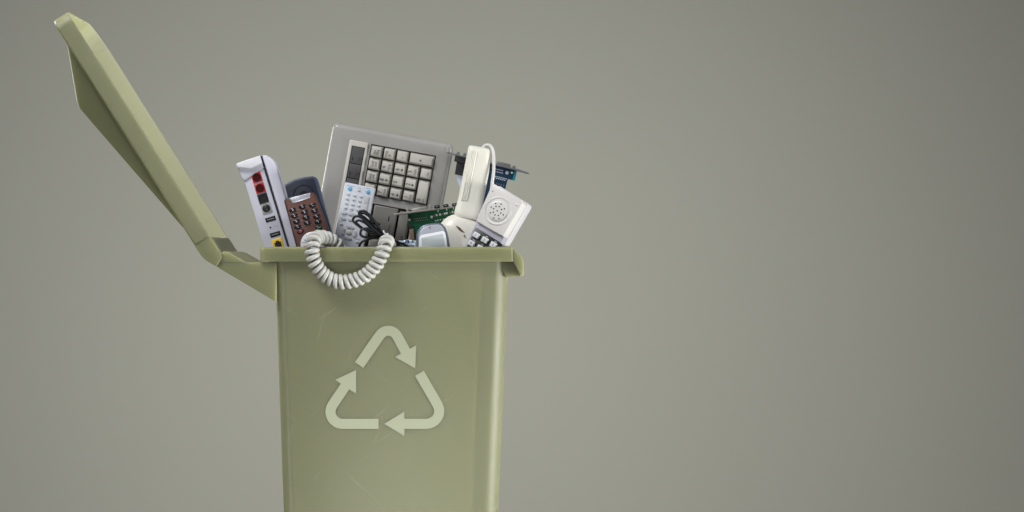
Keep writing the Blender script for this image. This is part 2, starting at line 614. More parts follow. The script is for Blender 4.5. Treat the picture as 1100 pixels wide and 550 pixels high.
bm = bmesh.new()
for u, h, y in ((8, -17.5, 0.016), (266, -17.5, 0.016), (266, -17.5, 0.246), (8, -17.5, 0.246),
                (196, -47, 0.034), (196, -47, 0.228), (206, -45, 0.036), (206, -45, 0.226)):
    bm.verts.new(lp(u, h, y))
bmesh.ops.convex_hull(bm, input=bm.verts[:])
bmesh.ops.dissolve_limit(bm, angle_limit=R(2), verts=bm.verts[:], edges=bm.edges[:])
bmesh.ops.bevel(bm, geom=bm.edges[:], offset=0.004, segments=3, profile=0.5, affect='EDGES', clamp_overlap=True)
finish(bm, 'raised_crown', 'lid_plastic', lid, 40)

def smooth_pts(pts):
    return [(q.x, q.y) for q in spline([(x, y, 0) for x, y in pts], 5)]
left = smooth_pts([(207.6, 261), (212.6, 270), (218.6, 277.4), (225, 282), (232.5, 286.4)])
right = smooth_pts([(238.5, 277), (237.6, 271.8), (233, 265.2), (226.6, 254.6)])
bprism('hinge_arm', left + right, 0.0012, 0.2608, 'lid_plastic', lid, 0.0016)
bprism('hinge_knuckle', smooth_pts([(231.0, 282.4), (231.8, 278), (234.6, 273.4), (238.6, 270.6), (242.4, 270.2), (247, 271.8), (254, 275.8), (266, 282.4)]),
       0.0042, 0.2578, 'lid_plastic', lid, 0.0012)

# ------------------------------------------------------------------ router
def build_router():
    t = Thing('router', 'white upright network router with red and yellow sockets at the hinge end', 'router', 281, 167.3, 0.098, lean=-16.8)
    k = t.k
    o = t.o
    dep = 0.058
    prism('panel_shell', [(-25.6 * k, -10 * k), (-1.6 * k, -4 * k), (-1.6 * k, -122 * k), (-25.6 * k, -122 * k)], 0, dep, 'router_panel', o, 0.8 * k)
    # hood that overhangs the socket panel, and the cove below it
    prism('hood', [(-28.6 * k, -1.6 * k), (-27.4 * k, -0.2 * k), (-1.4 * k, 0.6 * k), (-1.4 * k, -8 * k), (-14 * k, -10.5 * k), (-28.2 * k, -5.2 * k)],
          -5 * k, dep, 'router_white', o, 1.4 * k, 3)
    prism('cove', [(-28.0 * k, -4 * k), (-1.5 * k, -6 * k), (-1.5 * k, -13 * k), (-25 * k, -21 * k), (-26.2 * k, -19 * k), (-27.4 * k, -17 * k)],
          -1.4 * k, dep - 0.002, 'router_panel', o, 1.2 * k, 3)
    prism('seam', rect(-1.5 * k, 0.4 * k, -122 * k, -0.5 * k), -0.6 * k, dep - 0.001, 'seam_black', o)
    prism('side_shell', [(0.5 * k, 0.6 * k), (5 * k, -1 * k), (9.4 * k, -6 * k), (12.0 * k, -13 * k), (12.2 * k, -122 * k), (0.5 * k, -122 * k)],
          -2.2 * k, dep, 'router_panel', o, 2.6 * k, 4, back=True)
    A = t.L
    def sq(px, py, hw, hh=None):
        x, z = A(px, py)
        hh = hh or hw
        return [(x - hw * k, z - hh * k), (x + hw * k, z - hh * k), (x + hw * k, z + hh * k), (x - hw * k, z + hh * k)]
    for px, py, mm, mi in ((275.8, 190.6, 'jack_red', 'jack_red_dark'), (279.3, 202.2, 'jack_red', 'jack_red_dark'),
                           (282.6, 213.2, 'black_plastic', 'hole_dark'), (286.1, 223.7, 'jack_grey', 'dark_shell')):
        j = prism('socket', sq(px, py, 5.3), -0.9 * k, 2 * k, mm, o, 0.3 * k)
        x, z = A(px, py)
        if mi == 'dark_shell':
            dome('knob', x, z, 4.3 * k, 4.3 * k, -0.9 * k, 1.6 * k, mi, j, 24)
        else:
            lathe_y('collar', [(4.6 * k, -0.85 * k), (4.5 * k, -1.7 * k), (3.8 * k, -1.7 * k), (3.6 * k, 0.9 * k)], x, z, mi, j, 24)
            lathe_y('bore', [(3.7 * k, -1.1 * k), (3.7 * k, -1.0 * k)], x, z, 'hole_dark' if mi == 'hole_dark' else mi, j, 24)
    for px, py in ((290.6, 235.3), (295.6, 251.6)):
        u = prism('usb_socket', sq(px, py, 5.6, 2.3), -0.5 * k, 2 * k, 'hole_dark', o, 0.2 * k)
        x, z = A(px, py)
        prism('tongue', rect(x - 3.8 * k, x + 3.8 * k, z - 0.5 * k, z + 0.4 * k), -0.8 * k, 0, 'socket_metal', u)
    x, z = A(290.5, 244.4)
    lathe_y('reset_hole', [(1.0 * k, -0.25 * k), (1.0 * k, 0.5 * k)], x, z, 'hole_dark', o, 14)
    prism('print_line', rect(x + 2.6 * k, x + 8 * k, z - 0.15 * k, z + 0.15 * k), -0.1 * k, 0.3 * k, 'ribbon_grey', o)
    for px, py in ((298.6, 262.0), (302.2, 274)):
        j = prism('network_socket', sq(px, py, 5.6), -0.8 * k, 2 * k, 'jack_yellow', o, 0.3 * k)
        x, z = A(px, py)
        prism('opening', [(x - 3.6 * k, z - 3.6 * k), (x + 3.6 * k, z - 3.6 * k), (x + 3.6 * k, z + 2 * k), (x + 1.7 * k, z + 2 * k),
                          (x + 1.7 * k, z + 3.6 * k), (x - 1.7 * k, z + 3.6 * k), (x - 1.7 * k, z + 2 * k), (x - 3.6 * k, z + 2 * k)],
              -0.95 * k, 0, 'hole_dark', j)
build_router()

# ------------------------------------------------------------------ navy handset
def build_navy():
    t = Thing('cordless_handset', 'dark navy handset with rounded end standing behind the brown phone', 'handset', 330, 215, 0.074, lean=-15)
    k, o = t.k, t.o
    outer = [(306.2, 201), (306.4, 198.6), (308.4, 196.6), (316, 192.6), (326, 190.2), (335.6, 189.2), (338.6, 190.2), (340.6, 192.6),
             (343, 200), (352, 234), (362, 270), (372, 306), (336, 316), (318, 250), (310.4, 219)]
    prism('shell', t.Ls(outer), 0, 13 * k, 'navy_edge_highlight', o, 1.6 * k, 3)
    inner = [(307.8, 201.6), (308.2, 199.8), (316.8, 194.6), (326.4, 192.2), (335.4, 191.2), (337.4, 192.2), (339.2, 196),
             (341, 203), (350, 237), (360, 272), (370, 305), (337, 314), (320, 250), (311.6, 218)]
    f = prism('face', t.Ls(inner), -0.5 * k, 3 * k, 'navy_plastic', o, 0.8 * k, 2)
    x, z = t.L(326.5, 209.5)
    lathe_y('ear_ring', [(12.2 * k, -0.3 * k), (11.8 * k, -1.0 * k), (10.8 * k, -1.0 * k), (10.4 * k, -0.3 * k)], x, z, 'navy_plastic', f, 36)
    lathe_y('ear_dish', [(5.2 * k, -0.3 * k), (4.8 * k, -1.3 * k), (3.8 * k, -1.3 * k), (3.4 * k, -0.4 * k)], x, z, 'navy_plastic', f, 30)
build_navy()

# ------------------------------------------------------------------ brown phone
def build_brown():
    t = Thing('mobile_phone', 'brown mobile phone with black oval keys, upside down next to the router', 'phone', 330, 235, 0.048, lean=-17)
    k, o = t.k, t.o
    shell = [(304.9, 216), (306.6, 213.4), (310, 212), (333, 206.2), (336.8, 206.4), (339.2, 209.4), (357.4, 258), (372, 300), (330, 306), (318.8, 268)]
    prism('back_shell', t.Ls(shell), 1.2 * k, 12 * k, 'dark_shell', o, 1.2 * k, 2)
    face = [(306.2, 216.4), (307.6, 214.2), (310.6, 212.8), (333, 207.0), (336.4, 207.2), (338.4, 209.8), (356.4, 258), (371, 299.4), (331, 305), (320, 268)]
    f = prism('faceplate', t.Ls(face), 0, 4 * k, 'brown_plastic', o, 1.0 * k, 3)
    prism('silver_end_cap', t.Ls([(310.7, 212.9), (333.4, 207.2), (333.0, 212.6), (323, 216.0), (314.4, 218.4)]), -0.7 * k, 2 * k, 'silver', o, 0.5 * k)
    rows = [[(314.6, 225.7), (325, 222), (336, 220.5)], [(316.4, 231.8), (327.3, 227.9), (338.2, 226.4)],
            [(318.6, 238), (329, 233.6), (340.4, 232.5)], [(320, 243.8), (330.4, 239.5), (342, 238.4)]]
    digits = ['#0*', '987', '654', '321']
    for r_, row in enumerate(rows):
        for c, (px, py) in enumerate(row):
            x, z = t.L(px, py)
            key = dome('key', x, z, 4.3 * k, 2.6 * k, 0.1 * k, 1.6 * k, 'phone_key', o, 18, R(-4))
            text('legend', digits[r_][c], x + 0.2 * k, z, 2.5 * k, -1.57 * k, 'legend_white', key, math.pi)
        # ridge under each row of keys
        pts = [Vector((*t.L(px - (4.5 if i == 0 else 0) + (4.5 if i == 2 else 0), py + 3.1 - (0.8 if i == 1 else 0)), 0)) for i, (px, py) in enumerate(row)]
        tube('key_ridge', spline([(p.x, 0.0, p.y) for p in pts], 5), 0.45 * k, 'brown_plastic', f, 6)
    for px, py, mm in ((323, 248.8, 'legend_red'), (342.8, 244.4, 'legend_green')):
        x, z = t.L(px, py)
        key = dome('call_key', x, z, 4.2 * k, 2.3 * k, 0.1 * k, 1.3 * k, 'phone_key', o, 18, R(4 if px < 330 else -20))
        prism('handset_mark', rrect(x, z, 2.2 * k, 0.55 * k, 0.4 * k, 3, R(12)), -1.5 * k, -1.0 * k, mm, key)
    x, z = t.L(336, 262)
    d = lathe_y('navigation_disc', [(13.2 * k, 0.6 * k), (13.0 * k, -0.6 * k), (12.2 * k, -1.2 * k), (4.6 * k, -1.0 * k), (4.2 * k, -0.5 * k), (3.8 * k, -1.3 * k), (0.5 * k, -1.6 * k)], x, z, 'disc_white', o, 40)
    for a in (20, 65, 110, 155, 200):
        ca, sa = math.cos(R(a)), math.sin(R(a))
        tube('groove', [Vector((x + 5 * k * ca, -1.0 * k, z + 5 * k * sa)), Vector((x + 12 * k * ca, -1.15 * k, z + 12 * k * sa))], 0.22 * k, 'dark_shell', d, 6)
    for a, mm in ((42, 'legend_green'), (88, 'legend_blue'), (135, 'legend_blue'), (178, 'legend_red')):
        ca, sa = math.cos(R(a)), math.sin(R(a))
        prism('mark', rrect(x + 9 * k * ca, z + 9 * k * sa, 1.1 * k, 0.4 * k, 0.2 * k, 2), -1.5 * k, -0.9 * k, mm, d)
build_brown()

# ------------------------------------------------------------------ beige keyboard
def build_keyboard():
    t = Thing('keyboard', 'beige mechanical keyboard standing on end, number pad upwards', 'keyboard', 358, 131, 0.178, lean=10.4)
    k, o = t.k, t.o
    W, H = 132.0, 268.0
    xs = [0, 44.5, 115.3, W]
    ds = [0, 15.8, 70.4, 78.2, 128, H]
    holes = {(1, 1), (1, 3)}
    bm = bmesh.new()
    front, deep = {}, {}
    wy = 4.2 * k
    def v(store, i, j, y):
        if (i, j) not in store:
            store[(i, j)] = bm.verts.new((xs[i] * k, y, -ds[j] * k))
        return store[(i, j)]
    nx, nd = len(xs) - 1, len(ds) - 1
    for i in range(nx):
        for j in range(nd):
            q = [(i, j), (i + 1, j), (i + 1, j + 1), (i, j + 1)]
            if (i, j) in holes:
                d4 = [bm.verts.new((xs[a] * k, wy, -ds[b] * k)) for a, b in q]
                f4 = [v(front, a, b, 0) for a, b in q]
                for e in range(4):
                    bm.faces.new((f4[e], f4[(e + 1) % 4], d4[(e + 1) % 4], d4[e]))
                bm.faces.new(d4)
            else:
                bm.faces.new([v(front, a, b, 0) for a, b in q])
    ring = [(i, 0) for i in range(nx)] + [(nx, j) for j in range(nd)] + [(i, nd) for i in range(nx, 0, -1)] + [(0, j) for j in range(nd, 0, -1)]
    fr = [front[p] for p in ring]
    bk = [bm.verts.new((xs[a] * k, 22 * k, -ds[b] * k)) for a, b in ring]
    for e in range(len(ring)):
        bm.faces.new((fr[e], fr[(e + 1) % len(ring)], bk[(e + 1) % len(ring)], bk[e]))
    bm.faces.new(bk)
    rim_e = {frozenset((fr[e], fr[(e + 1) % len(ring)])) for e in range(len(ring))}
    corner = {front[(0, 0)], front[(nx, 0)], front[(nx, nd)], front[(0, nd)]}
    bks = set(bk)
    ed = [e for e in bm.edges if frozenset(e.verts) in rim_e or (any(q in corner for q in e.verts) and any(q in bks for q in e.verts))]
    bmesh.ops.recalc_face_normals(bm, faces=bm.faces[:])
    bmesh.ops.bevel(bm, geom=ed, offset=6.0 * k, segments=6, profile=0.5, affect='EDGES', clamp_overlap=True)
    finish(bm, 'case', 'beige_case', o, 30)
    # raised edge that runs round the keyboard top
    # dark floor of the two wells
    prism('key_bed', rect(44.7 * k, 115.1 * k, -70.2 * k, -16 * k), 3.2 * k, 4.0 * k, 'hole_dark', o)
    prism('key_bed', rect(44.7 * k, 115.1 * k, -127.8 * k, -78.4 * k), 3.2 * k, 4.0 * k, 'hole_dark', o)
    # lamp panel
    fr_ = prism('lamp_bezel', rect(21 * k, 41.6 * k, -128 * k, -15.4 * k), -2.0 * k, 2 * k, 'beige_bezel', o, 1.2 * k, 3)
    prism('lamp_well', rect(24.4 * k, 38.8 * k, -77 * k, -21.2 * k), -2.12 * k, -1.5 * k, 'hole_dark', fr_)
    for (a, b), lab in zip(((21.9, 39.4), (40.4, 55.4), (56.4, 76)), ('Caps', 'Num', 'Scroll')):
        wv = prism('lamp_window', rect(25.4 * k, 38.0 * k, -b * k, -a * k), -2.5 * k, -1.8 * k, 'led_window', o, 0.25 * k)
        if b < 60:
            text('legend', lab, 34.4 * k, -(b - 4.6) * k, 3.0 * k, -2.56 * k, 'legend_navy', wv, R(90), 0.8)
            text('legend', 'Lock', 36.8 * k, -(b - 4.6) * k, 3.0 * k, -2.56 * k, 'legend_navy', wv, R(90), 0.8)
            prism('legend', rect(27.2 * k, 28.4 * k, -(b - 2.4) * k, -(b - 6.4) * k), -2.56 * k, -2.4 * k, 'legend_navy', wv)
    # keys: sculpted caps with a smaller raised top
    def cap(x0, x1, d0, d1, material, legends=(), name='key', h=7.2, tilt=0.0, lx=0.0):
        g = 0.75
        x0 += g; x1 -= g; d0 += g; d1 -= g
        bm = bmesh.new()
        ins = (1.1, 2.1, 2.7, 1.3)          # left, right, top, bottom inset of the crown
        lower = [(x0, d1), (x1, d1), (x1, d0), (x0, d0)]
        ya = 3.2
        top = 3.2 - h
        upper = [(x0 + ins[0], d1 - ins[3]), (x1 - ins[1], d1 - ins[3]), (x1 - ins[1], d0 + ins[2]), (x0 + ins[0], d0 + ins[2])]
        ys = [top + 0.3, top + 0.3, top - 0.1, top - 0.1]
        a = [bm.verts.new((x * k, ya * k, -d * k)) for x, d in lower]
        b = [bm.verts.new((x * k, y * k, -d * k)) for (x, d), y in zip(upper, ys)]
        for i in range(4):
            bm.faces.new((a[i], a[(i + 1) % 4], b[(i + 1) % 4], b[i]))
        cx, cd = (upper[0][0] + upper[1][0]) / 2, (upper[0][1] + upper[2][1]) / 2
        bm.faces.new(b)
        bm.faces.new(a[::-1])
        bm.edges.ensure_lookup_table()
        bmesh.ops.bevel(bm, geom=[e for e in bm.edges if not (e.verts[0] in a and e.verts[1] in a)], offset=0.5 * k, segments=2, profile=0.5, affect='EDGES', clamp_overlap=True)
        key = finish(bm, name, material, o, 40)
        for s_, fx, fd, size, kind in legends:
            lx_, lz_ = (x0 + fx * (x1 - x0)) * k, -(d0 + fd * (d1 - d0)) * k
            yy = (top - 0.32) * k
            if kind == 'arrow':
                m4 = [(-1.5, 0), (0, 1.3), (0, 0.4), (1.5, 0.4), (1.5, -0.4), (0, -0.4), (0, -1.3)]
                an = R(s_)
                pts = [(lx_ + (p * math.cos(an) - q * math.sin(an)) * k, lz_ + (p * math.sin(an) + q * math.cos(an)) * k) for p, q in m4]
                prism('legend', pts, yy, yy + 0.5 * k, 'legend_navy', key)
            else:
                text('legend', s_, lx_, lz_, size * 1.2 * k, yy, 'legend_navy', key, R(90), 0.85)
        return key
    px_, pd_ = 14.16, 13.65
    X = [44.5 + px_ * i for i in range(6)]
    Dd = [15.8 + pd_ * i for i in range(5)]
    W_ = 'word'
    T = lambda s_, fx, fd, size: (s_, fx, fd, size, 'text')
    # top row (rightmost column of the pad once turned)
    cap(X[0], X[1], Dd[0], Dd[1], 'key_grey', [T('Sys', .36, .6, 3.4), T('Req', .62, .6, 3.4)])
    cap(X[1], X[2], Dd[0], Dd[1], 'key_grey', [T('PrtSc', .24, .55, 3.0), T('*', .66, .68, 6.0)])
    cap(X[2], X[3], Dd[0], Dd[1], 'key_grey', [T('-', .5, .68, 5.5)])
    cap(X[3], X[5], Dd[0], Dd[1], 'key_grey', [T('+', .46, .62, 5.5)])
    cap(X[0], X[1], Dd[1], Dd[2], 'key_grey', [T('Scroll', .36, .52, 2.9), T('Lock', .62, .52, 2.9)])
    cap(X[1], X[2], Dd[1], Dd[2], 'key_grey', [T('9', .28, .62, 5), T('PgUp', .68, .56, 3.0)])
    cap(X[2], X[3], Dd[1], Dd[2], 'key_grey', [T('6', .28, .62, 5), (-90, .68, .62, 0, 'arrow')])
    cap(X[3], X[4], Dd[1], Dd[2], 'key_grey', [T('3', .28, .62, 5), T('PgDn', .68, .56, 3.0)])
    cap(X[4], X[5], Dd[1], Dd[2], 'key_grey', [T('.', .3, .62, 5), T('Del', .66, .6, 3.0)])
    cap(X[0], X[1], Dd[2], Dd[3], 'key_grey', [T('Num', .36, .55, 3.2), T('Lock', .62, .55, 3.0)])
    cap(X[1], X[2], Dd[2], Dd[3], 'key_grey', [T('8', .28, .62, 5), (0, .66, .62, 0, 'arrow')])
    cap(X[2], X[3], Dd[2], Dd[3], 'key_grey', [T('5', .28, .62, 5)])
    cap(X[3], X[4], Dd[2], Dd[3], 'key_grey', [T('2', .28, .62, 5), (180, .66, .62, 0, 'arrow')])
    cap(X[4], X[5], Dd[2], Dd[4], 'key_grey', [T('0', .3, .84, 5), T('Ins', .66, .84, 3.0)])
    cap(X[0], X[1], Dd[3], Dd[4], 'key_grey', [T('Esc', .4, .6, 3.2)])
    cap(X[1], X[2], Dd[3], Dd[4], 'key_grey', [T('7', .28, .62, 5), T('Home', .66, .55, 2.8)])
    cap(X[2], X[3], Dd[3], Dd[4], 'key_grey', [T('4', .28, .62, 5), (90, .66, .62, 0, 'arrow')])
    cap(X[3], X[4], Dd[3], Dd[4], 'key_grey', [T('1', .28, .62, 5), T('End', .66, .58, 3.0)])
    # main block: dark keys seen past the remote and the card
    cap(X[0], X[1] + 0.4, 78.6, 106, 'key_dark')
    cap(X[0], X[1] + 0.4, 106, 120, 'key_grey')
    # L-shaped return key as one mesh
    x0, x1, xm = X[1] + 1.2, X[3] - 1.2, X[1] + 10.6
    pts = [(x0 * k, -79.4 * k), (x1 * k, -79.4 * k), (x1 * k, -112 * k), (xm * k, -112 * k), (xm * k, -98.5 * k), (x0 * k, -98.5 * k)]
    pts2 = pts[::-1]
    ent = prism('return_key', pts2, -3.4 * k, 3.2 * k, 'key_dark', o, 1.5 * k, 3)
    text('legend', 'Enter', 79.5 * k, -101 * k, 3.2 * k, -3.5 * k, 'legend_navy', ent, R(90))
    prism('legend', [(76.2 * k, -92.6 * k), (77.6 * k, -94.6 * k), (78.8 * k, -93 * k), (78.2 * k, -93 * k), (78.2 * k, -89 * k), (77.0 * k, -89 * k), (77.0 * k, -93 * k)],
          -3.55 * k, -3.2 * k, 'legend_navy', ent)
    cap(X[1] + 1, xm, 99.4, 113, 'key_grey')
    cap(X[1] + 1, X[2], 113.6, 127, 'key_grey')
    cap(X[2] + 1, X[3] - 1, 113.6, 127, 'key_grey')
    cap(X[3] - 0.4, X[4] - 0.6, 80, 121, 'key_dark', [T('Shift', .6, .74, 3.2)], h=6.4)
    cap(X[4] - 0.4, X[5], 80, 100, 'key_dark', h=6.4)
    cap(X[4] - 0.4, X[5], 100, 127, 'key_grey', h=6.4)
    # small moulded latch on the corner
    prism('corner_notch', rect(124.4 * k, 127.6 * k, -10.5 * k, -4.5 * k), -1.0 * k, 1.0 * k, 'beige_case', o, 0.8 * k)
build_keyboard()

# ------------------------------------------------------------------ remote control
def build_remote():
    t = Thing('remote_control', 'slim white remote control with two blue buttons leaning on the keyboard', 'remote control', 371, 196, 0.122, lean=11.6)
    k, o = t.k, t.o
    prism('shell', rrect(16.4 * k, -62 * k, 16.6 * k, 62.4 * k, 1.4 * k, 4), 0, 11 * k, 'remote_white', o, 1.0 * k, 3)
    def b(zx, zy, rx, rz, mm='remote_button', h=1.1, name='button', ang=0.0):
        x, z = t.L(zx / 6.875 + 355, zy / 6.875 + 190)
        return dome(name, x, z, rx * k, rz * k, 0.05 * k, h * k, mm, o, 18, ang)
    b(145, 88, 2.5, 2.5, 'remote_blue'); b(280, 112, 2.5, 2.5, 'remote_blue'); b(212, 100, 1.9, 1.5)
    for zx, zy in ((133, 128), (180, 138), (226, 147), (126, 163), (173, 170), (218, 180), (120, 196), (165, 204), (210, 213), (112, 230), (157, 237), (203, 245)):
        b(zx, zy, 2.1, 1.6)
    def pad(zx, zy, hx, hz, r, ang=0.0, name='button'):
        x, z = t.L(zx / 6.875 + 355, zy / 6.875 + 190)
        return prism(name, rrect(x, z, hx * k, hz * k, r * k, 4, ang), -0.9 * k, 0.5 * k, 'remote_button', o, 0.5 * k, 2)
    pad(266, 174, 2.4, 4.6, 1.2); pad(256, 232, 2.4, 4.6, 1.2)
    for zx, zy in ((102, 268), (148, 276), (192, 282), (95, 308), (150, 316), (240, 292)):
        pad(zx, zy, 2.7, 1.6, 0.9)
    b(82, 350, 1.9, 1.5); b(220, 372, 1.9, 1.5); b(55, 455, 2.1, 1.6); b(197, 482, 2.1, 1.6)
    b(137, 412, 3.4, 3.2, h=1.3)
    cx, cz = t.L(137 / 6.875 + 355, 412 / 6.875 + 190)
    for a0 in (0, 90, 180, 270):       # four curved pads round the centre button
        pts = []
        for i in range(9):
            a = R(a0 - 34 + 68 * i / 8)
            pts.append((cx + 8.6 * k * math.cos(a), cz + 8.0 * k * math.sin(a)))
        for i in range(9):
            a = R(a0 + 34 - 68 * i / 8)
            pts.append((cx + 4.9 * k * math.cos(a), cz + 4.6 * k * math.sin(a)))
        prism('arrow_pad', pts, -0.9 * k, 0.5 * k, 'remote_button', o, 0.5 * k, 2)
    # faint lines of small print over the buttons
    for zx, zy, hx in ((150, 68, 4.2), (280, 86, 2.2), (214, 84, 1.8), (80, 328, 2.2), (60, 435, 2.4), (205, 462, 2.6), (104, 250, 1.6), (150, 258, 1.6), (96, 290, 1.8)):
        x, z = t.L(zx / 6.875 + 355, zy / 6.875 + 190)
        prism('print_line', rect(x - hx * k, x + hx * k, z - 0.22 * k, z + 0.22 * k), -0.12 * k, 0.2 * k, 'legend_blue', o)
build_remote()

# ------------------------------------------------------------------ green expansion card
def build_green():
    t = Thing('green_circuit_board', 'green computer expansion card with metal bracket between the keyboard and the scanner', 'circuit board', 438, 229.5, 0.142, lean=-7.3)
    k, o = t.k, t.o
    prism('board', [t.L(437.6, 229.0), t.L(499, 221.2), t.L(507, 288), t.L(446, 297)], 0, 1.3 * k, 'pcb_green', o)
    br = prism('bracket', [t.L(422.6, 230.2), t.L(424, 229.4), t.L(499, 220.0), t.L(499, 221.6), t.L(440, 229.4), t.L(432, 231.0), t.L(424, 231.2)],
               -7 * k, 7 * k, 'bracket_metal', o, 0.25 * k)
    prism('video_connector', [t.L(442.2, 227.2), t.L(442.6, 224.6), t.L(458.2, 221.4), t.L(459.4, 224.8)], -4.5 * k, 4.5 * k, 'bracket_metal', o, 0.7 * k, 2, back=True, sides=True)
    for px, py in ((437.8, 225.8), (462.2, 222.0)):
        x, z = t.L(px, py)
        prism('screw_post', rect(x - 1.3 * k, x + 1.3 * k, z - 2.4 * k, z + 2.2 * k), -1.3 * k, 1.3 * k, 'bracket_metal', o, 0.4 * k, 2, back=True, sides=True)
    for px, py in ((469.6, 222.1), (479.0, 221.0), (488.5, 220.0)):
        x, z = t.L(px, py)
        j = prism('audio_jack', rrect(x, z, 2.9 * k, 1.6 * k, 1.0 * k, 4), -8.0 * k, 2 * k, 'black_plastic', o, 0.6 * k, 2)
        dome('jack_ring', x, z, 1.5 * k, 0.7 * k, -8.0 * k, 0.6 * k, 'dull_metal', j, 14)
    # solder points, mounting holes, tracks and legends
    for i in range(8):
        for j in range(2):
            x, z = t.L(445 + i * 1.9 + j * 0.9, 235.4 - i * 0.30 + j * 2.2)
            dome('solder_point', x, z, 0.55 * k, 0.55 * k, 0, 0.5 * k, 'bracket_metal', o, 8, 0, 2)
    for px, py in ((439.6, 236.2), (463.6, 233)):
        x, z = t.L(px, py)
        lathe_y('mounting_hole', [(1.4 * k, 0), (1.3 * k, -0.3 * k), (0.7 * k, -0.3 * k)], x, z, 'solder_white', o, 14)
    for i, px in enumerate((466.4, 469.0, 472.6, 474.8, 477.6, 479.8, 483.6, 486.2)):
        x, z = t.L(px, 231.6 - i * 0.55)
        prism('capacitor', rect(x - 0.9 * k, x + 0.9 * k, z - 1.1 * k, z + 1.1 * k), -0.7 * k, 0.2 * k, 'solder_white' if i % 3 else 'component_brown', o, 0.15 * k)
    for i, px in enumerate((468, 470.4, 473, 476.4, 480, 484)):
        x, z = t.L(px, 237.2 - i * 0.6)
        prism('resistor', rect(x - 0.7 * k, x + 0.7 * k, z - 0.5 * k, z + 0.5 * k), -0.4 * k, 0.2 * k, 'solder_white', o)
    for px, py in ((470.6, 226.4), (479.8, 224.8), (487, 223.6)):
        x, z = t.L(px, py)
        prism('capacitor', rect(x - 0.5 * k, x + 0.5 * k, z - 1.2 * k, z + 1.2 * k), -0.6 * k, 0.2 * k, 'solder_white', o)
    x, z = t.L(440.5, 232.6)
    lathe_y('round_hole', [(1.5 * k, 0), (1.5 * k, -0.15 * k)], x, z, 'hole_dark', o, 16)
    prism('chip', [t.L(438.6, 243), t.L(443.8, 242), t.L(444.4, 246), t.L(439.4, 247)], -2.2 * k, 0.5 * k, 'black_plastic', o, 0.3 * k)
    prism('heat_block', [t.L(439.6, 246.6), t.L(444.4, 245.6), t.L(446, 266), t.L(441, 267)], -3.4 * k, 0.5 * k, 'component_brown', o, 0.5 * k)
    for a, b in (((448, 241), (458, 247)), ((458, 240.5), (465, 246)), ((466, 239), (476, 237.4))):
        (x0, z0), (x1, z1) = t.L(*a), t.L(*b)
        tube('track', [Vector((x0, 0, z0)), Vector(((x0 + x1) / 2, 0, z0 * .7 + z1 * .3)), Vector((x1, 0, z1))], 0.22 * k, 'pcb_teal', o, 6)
build_green()

# ------------------------------------------------------------------ blue expansion card at the back
def build_blue():
    t = Thing('blue_circuit_board', 'dark blue computer card with grey bracket sticking out behind the white scanner', 'circuit board', 520, 172, 0.156, lean=14)
    k, o = t.k, t.o
    prism('bracket', t.Ls([(481, 163.4), (484.2, 164.2), (552, 180.6), (556, 181.6), (567.8, 185.6), (568.6, 186.6), (566, 186.8), (556, 184.0), (551, 182.4), (484.4, 166.0), (481.4, 165.0)]),
          -5 * k, 5 * k, 'dull_metal', o, 0.3 * k)
    prism('board', t.Ls([(503, 170.8), (555.2, 183.4), (552.8, 194), (545.6, 192.4), (543, 202), (528, 262), (486, 252), (500, 190)]), 0, 1.3 * k, 'pcb_blue', o)
    prism('edge_strip', t.Ls([(552.6, 183.4), (555.4, 184.0), (553.0, 194.2), (550.4, 193.6)]), -0.25 * k, 1.5 * k, 'pcb_teal', o)
    prism('port_connector', t.Ls([(533.2, 177.2), (534.0, 173.2), (549, 176.8), (548.2, 181)]), -4.2 * k, 4.2 * k, 'dull_metal', o, 0.7 * k, 2, back=True, sides=True)
    for px, py in ((552.2, 179.6), (530.8, 174.4), (492.2, 164.8), (499.2, 166)):
        x, z = t.L(px, py)
        prism('screw_post', rrect(x, z, 1.7 * k, 1.5 * k, 0.5 * k, 3), -1.6 * k, 1.6 * k, 'dull_metal', o, 0.4 * k, 2, back=True)
    prism('plug', t.Ls([(489.2, 166.8), (502, 169.8), (500.4, 176.2), (488, 173.2)]), -6 * k, 5 * k, 'black_plastic', o, 0.5 * k, 2)
    prism('plug_body', t.Ls([(490.8, 174), (500.6, 176.4), (498.2, 189.4), (488.6, 187)]), -5 * k, 4 * k, 'black_plastic', o, 0.6 * k, 2)
    prism('ribbon_cable', t.Ls([(489.6, 187.6), (498.4, 189.6), (500, 206), (502, 230), (498.6, 230), (494.4, 202), (491.8, 196)]), -1.6 * k, -0.6 * k, 'ribbon_grey', o)
    for px0, py0, n, dx in ((532.6, 181.6, 4, 2.3), (532.4, 184.2, 4, 2.3), (532.4, 189.4, 6, 2.2), (533.2, 191.4, 5, 2.2)):
        for i in range(n):
            x, z = t.L(px0 + i * dx, py0 + i * dx * 0.25)
            prism('print_mark', rect(x - 0.8 * k, x + 0.8 * k, z - 0.5 * k, z + 0.5 * k), -0.25 * k, 0.2 * k, 'ribbon_grey', o)
    x, z = t.L(544.7, 185.6)
    lathe_y('capacitor', [(1.9 * k, 0), (1.9 * k, -0.4 * k), (1.3 * k, -0.4 * k), (1.2 * k, -0.1 * k)], x, z, 'ribbon_grey', o, 16)
    x, z = t.L(549.8, 185.5)
    lathe_y('mounting_hole', [(1.2 * k, 0), (1.1 * k, -0.4 * k), (0.4 * k, -0.4 * k)], x, z, 'solder_white', o, 14)
    for px in (528.5, 531, 533.5, 536, 538.5, 541):
        x, z = t.L(px, 196 + (px - 528) * 0.25)
        prism('chip_leg', rect(x - 0.5 * k, x + 0.5 * k, z - 0.9 * k, z + 0.9 * k), -0.3 * k, 0.2 * k, 'dull_metal', o)
build_blue()

